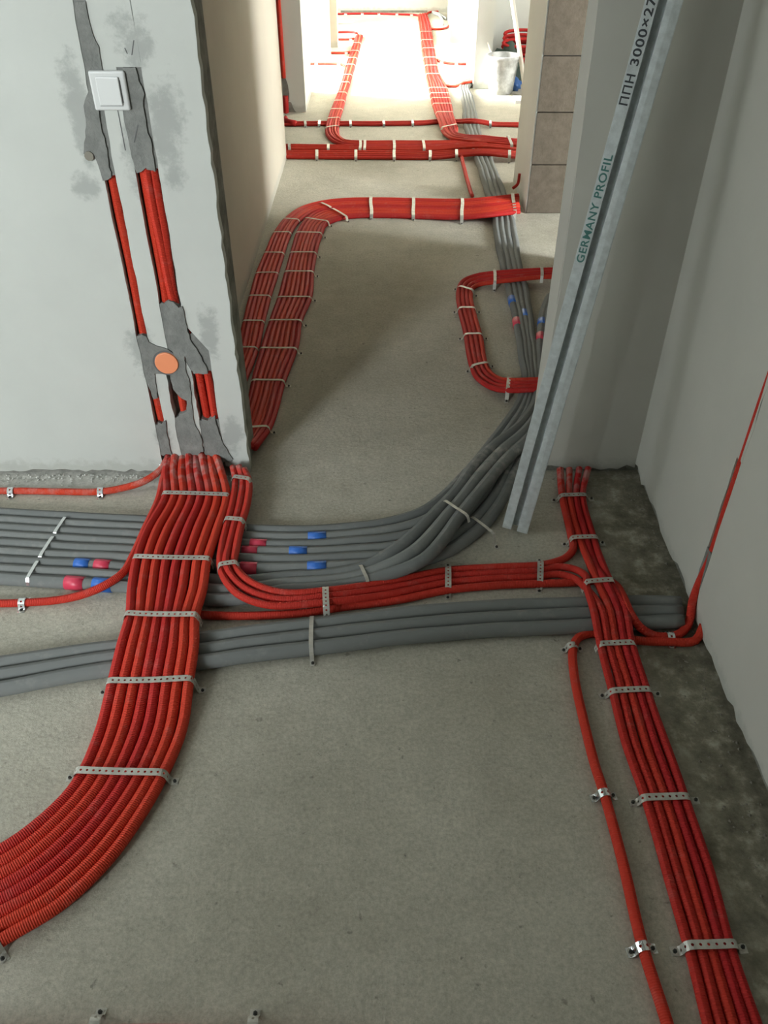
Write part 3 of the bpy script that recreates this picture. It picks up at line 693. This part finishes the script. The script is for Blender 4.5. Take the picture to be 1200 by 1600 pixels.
# thin pair along the rear of the hall
N_ST = [(430,197,430,189),(449,196.5,449,190),(520,196,520,190),(600,196,600,190),(660,195,660,189,.0),(685,193,685,187,.0),(715,193,715,187,.012),(735,192,735,186,.032),(755,194,755,188,.02),(770,197,770,191,0),(808,198,808,192,0),(830,198,830,192,0)]
bundle_objs(bundle(N_ST, 2, RR), RR, 'red_conduit', 'red', '%s conduit from the front of the rear pair across the hall', 'conduit', 'rear pair across the hall', step=.03, n=8)
straps(N_ST, 2, RR, [(476,193),(498,193),(549,193),(598,193),(646,193),(766,194)], '%s clip from the left on the rear pair across the hall', 'straps on the hall rows', width=.017, holes=False, material='bright_strap', feet=(1,1))
# branches
def branch(pts, label, r=.0105): return conduit('red_conduit', [at(p[0], p[1], (p[2] if len(p) > 2 else 0)+r) for p in pts], r, 'red', label, 'conduit', 'branch conduits of the far bundles', step=.03, n=8)
branch([(460,100),(484,99.5),(520,99.5),(533,100.5),(540,106),(541,114)], 'nearest branch conduit left of the left far bundle')
branch([(500,83),(516,82.6),(540,82.6),(549,81),(553,79)], 'second nearest branch conduit left of the left far bundle')
branch([(510,62),(526,61.5),(545,61.5),(553,60)], 'third branch conduit left of the left far bundle')
branch([(520,50.5),(531,50),(550,50),(558,52)], 'farthest branch conduit left of the left far bundle')
branch([(678,88),(683,93),(693,97.5),(712,99.5),(735,99.8),(760,99.8)], 'middle branch conduit right of the right far bundle')
branch([(690,128),(698,134),(712,134.5),(724,130,.03),(738,127,.03),(750,120,.02)], 'nearest branch conduit right of the right far bundle')
branch([(668,38),(674,45),(688,45.5),(698,43),(704,38)], 'farthest branch conduit right of the right far bundle')
branch([(500,22),(528,21.8),(580,21.3),(630,22.5),(650,23.5),(657,28)], 'red conduit along the foot of the far wall')
branch([(667,22),(672,19),(684,18),(692,15.5)], 'short red conduit at the right corner of the far wall')
for k, (px, py) in enumerate([(540,21.5),(566,21.5),(592,21.5),(620,22),(643,23)]):
    c = at(px, py, .02); strap_between(c+Vector((0,-.012,0)), c+Vector((0,.012,0)), .022, ORD[k]+' clip from the left on the conduit at the far wall', 'clips on branch conduits', width=.03, holes=False, material='bright_strap', feet=(0,0))
for (px, py, lb) in [(494,99.5,'left clip on the nearest left branch conduit'),(529,99.8,'right clip on the nearest left branch conduit'),(541,82.4,'clip on the second left branch conduit'),(548,61.4,'clip on the third left branch conduit'),(690,96.8,'left clip on the middle right branch conduit'),(713,99.4,'right clip on the middle right branch conduit')]:
    c = at(px, py, .02); strap_between(c+Vector((0,-.012,0)), c+Vector((0,.012,0)), .022, lb, 'clips on branch conduits', width=.026, holes=False, material='bright_strap', feet=(0,0))
# grey cables in the far right corner
for k, pts in enumerate(([(676,19),(684,21),(692,26),(697,29)], [(678,21),(686,24),(690,29),(692,38)])):
    conduit('grey_cable', [at(p[0], p[1], .015) for p in pts], .014, 'grey_pvc', ('upper' if k == 0 else 'lower')+' grey cable tail in the far right corner', 'cable', step=.04, n=8)

# ================= conduits in the wall chases
def wall_c(pts, r, label, y=YW+.018): conduit('red_conduit', [Vector((x, y, z)) for x, z in pts], r, 'red', label, 'conduit', 'conduits in the wall chases', step=.03)
wall_c([(-.643,2.6),(-.643,1.5),(-.657,.9),(-.656,.5),(-.654,.2),(-.65,.06)], .0115, 'single red conduit in the left wall chase below the switch')
wall_c([(-.579,1.15),(-.579,.7),(-.58,.45),(-.582,.3),(-.583,.06)], .0115, 'left of the paired red conduits in the middle wall chase')
wall_c([(-.556,1.15),(-.555,.8),(-.553,.52),(-.53,.42),(-.523,.35),(-.52,.06)], .0115, 'right of the paired red conduits in the middle wall chase')
wall_c([(-.566,1.1),(-.567,.75),(-.55,.50),(-.506,.41),(-.497,.34),(-.495,.06)], .0108, 'red conduit stepping over into the rightmost wall chase', YW+.012)

# pier beyond the hall
YP = 6.452
conduit('red_conduit', [aty(432,-60,YP), aty(435,0,YP), aty(443,122,YP)], .016, 'red', 'red conduit running down the far left pier', 'conduit', step=.05)
conduit('red_conduit', [aty(446,150,YP), aty(447,178,YP), at(449,190,.02), at(462,193,.02)], .02, 'red', 'red conduit at the foot of the far left pier', 'conduit', step=.03)
pp = [aty(*p, 6.47) for p in ((441,119),(446,121),(450,133),(452,146),(452,158),(443,156))]
mb = MB(); mb.prism([Vector((p.x, p.z)) for p in pp], xz, 6.46, 6.475); mb.build('mortar_patch', M['mortar'], bpy.data.objects['wall_far_pier_left'])
pp = [aty(*p, 6.47) for p in ((449,158),(455,160),(460,172),(463,176),(449,176))]
mb = MB(); mb.prism([Vector((p.x, max(p.z, .0))) for p in pp], xz, 6.462, 6.475); mb.build('mortar_patch', M['core'], bpy.data.objects['wall_far_pier_left'])

# ------------------------------------------------------------------ light switch and box cover
def bevel_box(name, x0, x1, y0, y1, z0, z1, bev, material, parent=None, seg=3):
    mb = MB(); mb.box(x0, x1, y0, y1, z0, z1); o = mb.build(name, material, parent)
    md = o.modifiers.new('bevel', 'BEVEL'); md.width = bev; md.segments = seg; md.limit_method = 'ANGLE'
    return o
sx, sz = -.616, 1.072
sw = bevel_box('light_switch', sx-.0405, sx+.0405, YW-.012, YW-.002, sz-.041, sz+.041, .005, M['white_plastic'])
setp(sw, 'white square rocker light switch on mortar patches of the white wall', 'switch')
rk = bevel_box('rocker', sx-.026, sx+.026, YW-.0155, YW-.011, sz-.029, sz+.029, .002, M['white_plastic'], sw)
rk.rotation_euler = (0, 0, math.radians(-3.5))
mb = MB(); mb.box(sx+.0268, sx+.0282, YW-.0127, YW-.0115, sz-.024, sz+.022); mb.build('seam', M['seam'], sw)
mb = MB(); mb.box(sx-.026, sx+.026, YW-.0127, YW-.0115, sz-.0312, sz-.0302); mb.build('seam', M['seam'], sw)
c = aty(261, 566, YW); mb = MB(); mb.cyl((c.x, YW-.0085, c.z), (0, 1, 0), .032, .034, .012, 40)
cv = mb.build('socket_box_cover', M['orange']); setp(cv, 'round orange cover on a socket box low on the white wall', 'cover')
md = cv.modifiers.new('bevel', 'BEVEL'); md.width = .0015; md.segments = 2; md.limit_method = 'ANGLE'
mb = MB()
for k in range(32):
    a0 = 2*math.pi*k/32; a1 = 2*math.pi*(k+1)/32; i = len(mb.v)
    for a in (a0, a1):
        for (rr, yy) in ((.034, YW-.004), (.0385, YW-.004), (.0385, YW+.01), (.034, YW+.01)): mb.v.append((c.x+rr*math.cos(a), yy, c.z+rr*math.sin(a)))
    for q in range(4): mb.f.append((i+q, i+(q+1) % 4, i+4+(q+1) % 4, i+4+q)); mb.fm.append(0)
mb.build('rim', M['seam'], cv)

# ------------------------------------------------------------------ galvanised profile leaning by the doorway
def profile(foot, topdir, length, facing, label):
    foot = Vector(foot); a = (Vector(topdir)-foot).normalized()
    n = Vector(facing); n = (n-a*n.dot(a)).normalized(); s = n.cross(a).normalized()     # s: to the right seen from the front
    if s.x < 0: s = -s
    t = .0012
    front = [(-.041, -.020), (-.041, -.001), (-.040, 0), (-.0125, 0), (-.0115, -.001), (-.0105, -.030), (.006, -.030), (.007, -.001), (.008, .0), (.022, .0008), (.039, 0), (.041, -.001), (.041, -.022)]
    back = [(.041-t, -.022), (.041-t, -.0015), (.038, -t), (.0085, -t), (.0085, -.030-t), (-.013, -.030-t), (-.013, -t), (-.038, -t), (-.041+t, -.0015), (-.041+t, -.020)]
    sec = front+back; k = len(sec); V, Fc = [], []
    for q in (0, length):
        for (u, v) in sec: V.append(foot+a*q+s*u*.88+n*v)
    for i in range(k): Fc.append((i, (i+1) % k, k+(i+1) % k, k+i))
    o = mk('metal_profile', V, Fc, M['zinc']); setp(o, label, 'profile')
    bm = bmesh.new(); bm.from_mesh(o.data); bmesh.ops.recalc_face_normals(bm, faces=bm.faces); bm.to_mesh(o.data); bm.free()
    return o, foot, a, s, n
f1 = at(804, 829, .012); t1 = aty(1038, 0, 1.90)
p1 = profile(f1, t1, 2.10, (-.30, -1, 0), 'galvanised steel profile with printed lettering leaning beside the doorway')
def lettering(P, text, pixel0, pixel1, size, material, name):
    o, foot, a, s, n = P
    cu = bpy.data.curves.new(name, 'FONT'); cu.body = text; cu.size = size; cu.align_x = 'CENTER'; cu.align_y = 'CENTER'; cu.extrude = .00005; cu.offset = .00045; cu.space_character = 1.1
    to = bpy.data.objects.new(name, cu); COL.objects.link(to)
    dg = bpy.context.evaluated_depsgraph_get(); me = bpy.data.meshes.new_from_object(to.evaluated_get(dg)); bpy.data.objects.remove(to)
    # nearest points on the profile axis for both ends of the line of text
    def param(px):
        return min((math.dist(proj(foot+a*(k*.002)), px), k*.002) for k in range(1050))[1]
    q0, q1 = param(pixel0), param(pixel1); ln = q1-q0
    xs = [v.co.x for v in me.vertices]; ys = [v.co.y for v in me.vertices]
    sc = ln/(max(xs)-min(xs)); x0 = min(xs); yc = (min(ys)+max(ys))/2
    V = [foot+a*(q0+(v.co.x-x0)*sc)-s*(v.co.y-yc+.0235)+n*(.0006+v.co.z) for v in me.vertices]
    t = mk(name, V, [tuple(p.vertices) for p in me.polygons], M[material], o); t['label'] = 'printed lettering '+text
    bpy.data.meshes.remove(me)
lettering(p1, 'GERMANY PROFIL', (921,413), (963,243), .024, 'ink_green', 'lettering')
lettering(p1, 'ППН', (987,166), (1000,118), .024, 'ink_black', 'lettering')
lettering(p1, '3000×27-28', (1007,105), (1050,-45), .024, 'ink_black', 'lettering')

# ------------------------------------------------------------------ things in the niche
bc = at(783, 147, 0); bc = Vector((bc.x, 7.08, 0))
def lathe(name, c, prof, n, material, parent=None):
    V, Fc = [], []
    for (r, z) in prof:
        for k in range(n): a = 2*math.pi*k/n; V.append((c.x+r*math.cos(a), c.y+r*math.sin(a), c.z+z))
    for i in range(len(prof)-1):
        for k in range(n): Fc.append((i*n+k, i*n+(k+1) % n, (i+1)*n+(k+1) % n, (i+1)*n+k))
    Fc.append(tuple(range(n-1, -1, -1))); return mk(name, V, Fc, material, parent, True)
bk = lathe('bucket', bc, [(.088,0),(.092,.004),(.102,.09),(.112,.17),(.121,.235),(.128,.24),(.128,.262),(.122,.264),(.118,.255),(.108,.16),(.098,.06),(.03,.05),(.0005,.05)], 36, M['bucket'])
setp(bk, 'cement smeared pale bucket on the floor beyond the hall', 'bucket')
V = []; hp = [bc+Vector((.128*math.cos(a), .02-.11*math.sin(a)*.6, .245-.075*math.sin(a))) for a in [math.pi*k/16 for k in range(17)]]
vv, ff, uu = tube_mesh(hp, .003, 6); mk('handle', vv, ff, M['zinc'], bk, True)
d0 = bc+Vector((.01, .03, .07)); vv, ff, uu = tube_mesh([d0, d0+Vector((-.13,.10,.27))], .006, 8); s_ = mk('stirring_stick', vv, ff, M['wood'], None, True); setp(s_, 'thin pale stick standing in the bucket', 'stick')
pA = at(822, 150, 0.0); pB = aty(800, -4, pA.y+.17); dv = (pB-pA).normalized()
vv, ff, uu = tube_mesh([pA, pA+dv*.5, pA+dv*.98], .017, 12); s_ = mk('broom_handle', vv, ff, M['wood'], None, True); setp(s_, 'pale wooden pole leaning behind the bucket', 'pole')
# coil of red conduit leaning in the corner
cc = aty(812, 70, 7.5); pts = []
for k in range(9*28):
    a = 2*math.pi*k/28; t = k/28
    rr = .17+.012*math.sin(t*2.1); pts.append(Vector((cc.x+.04+rr*math.cos(a), cc.y+.02*math.sin(a)+.06*math.sin(t*1.7), cc.z-.12+t*.022+.03*math.sin(a))))
pts += [pts[-1]+Vector((-.02,-.03,.05)), pts[-1]+Vector((.0,-.06,.16)), pts[-1]+Vector((.12,-.05,.26)), pts[-1]+Vector((.2,0,.3))]
zmin = min(p.z for p in pts); pts = [p-Vector((0,0,0)) for p in pts]
vv, ff, uu = tube_mesh(pts, .0125, 8); s_ = mk('conduit_coil', vv, ff, M['red'], None, True, uu); setp(s_, 'coil of bright red conduit heaped in the niche behind the bucket', 'coil')
# crate below the coil: cardboard-dark box carrying it
mb = MB(); mb.box(cc.x-.12, cc.x+.3, 7.36, 7.70, 0, max(.05, zmin-.012)); s_ = mb.build('storage_box', M['bag']); setp(s_, 'dark box under the coil of red conduit', 'box')
def lump(name, c, rx, ry, rz, material, label, cat, sub=3):
    bm = bmesh.new(); bmesh.ops.create_icosphere(bm, subdivisions=sub, radius=1)
    for v in bm.verts:
        k = 1+.16*math.sin(v.co.x*5+1)+.14*math.sin(v.co.y*6+v.co.z*4)+.1*math.sin(v.co.z*9+v.co.x*7)
        v.co = Vector((v.co.x*rx*k, v.co.y*ry*k, max(v.co.z*rz*k, -rz*.8)+rz*.8))
    V = [v.co+Vector(c) for v in bm.verts]; Fc = [tuple(v.index for v in f.verts) for f in bm.faces]; bm.free()
    o = mk(name, V, Fc, M[material], None, True); setp(o, label, cat); return o
lump('sack', (1.0, 7.5, 0), .13, .14, .15, 'bag', 'dark green plastic sack slumped behind the bucket', 'sack')
lump('cloth', (1.02, 7.18, 0), .07, .09, .05, 'blue', 'crumpled blue plastic lying right of the bucket', 'plastic')
mb = MB(); mb.box(.98, 1.25, 6.72, 6.88, 0, .02); s_ = mb.build('board_offcut', M['board']); setp(s_, 'white board offcut on the floor before the bucket', 'board')

# ------------------------------------------------------------------ crumbs and rubble along the walls
def crumbs(name, count, fn, label, mt='rubble'):
    V, Fc = [], []
    for _ in range(count):
        x, y, r = fn(); i = len(V)
        o6 = [(1,0,0),(0,1,0),(-1,0,0),(0,-1,0),(0,0,1),(0,0,-.6)]
        for q in o6: V.append((x+q[0]*r*random.uniform(.6,1.3), y+q[1]*r*random.uniform(.6,1.3), max(0, r*.45+q[2]*r*random.uniform(.5,1))))
        for f in ((0,1,4),(1,2,4),(2,3,4),(3,0,4),(1,0,5),(2,1,5),(3,2,5),(0,3,5)): Fc.append(tuple(i+k for k in f))
    o = mk(name, V, Fc, M[mt]); o['kind'] = 'stuff'; setp(o, label, 'rubble'); return o
crumbs('mortar_crumbs', 260, lambda: (min(.757, .766-abs(random.gauss(0, .05))), random.uniform(.3, 2.0), random.uniform(.0012, .0045)), 'mortar crumbs strewn along the foot of the right wall')
crumbs('plaster_crumbs', 300, lambda: (random.uniform(-1.4, -.43), min(2.036, 2.04-abs(random.gauss(0, .03))), random.uniform(.001, .005)), 'plaster crumbs strewn along the foot of the white wall', 'plaster_bits')
# ------------------------------------------------------------------ things with parts: an Empty at the base carries the body and its parts
BODY = {'perforated_strap': 'band', 'tube_strap': 'band', 'insulated_tube': 'foam_sleeve', 'light_switch': 'frame', 'socket_box_cover': 'cover_plate', 'metal_profile': 'channel', 'bucket': 'pail'}
for o in list(bpy.data.objects):
    if o.type != 'MESH' or o.parent is not None or not o.children or o.get('kind'): continue
    kind = o.name.split('.')[0]
    if kind not in BODY: continue
    kids = list(o.children)
    o.name = BODY[kind]
    e = bpy.data.objects.new(kind, None); COL.objects.link(e); e.empty_display_size = .02; e.location = o.location
    for k in ('label', 'category', 'group'):
        if k in o: e[k] = o[k]; del o[k]
    for c in kids: c.parent = e
    o.parent = e; o.location = (0, 0, 0)
for o in bpy.data.objects:
    if '_o' in o: del o['_o']
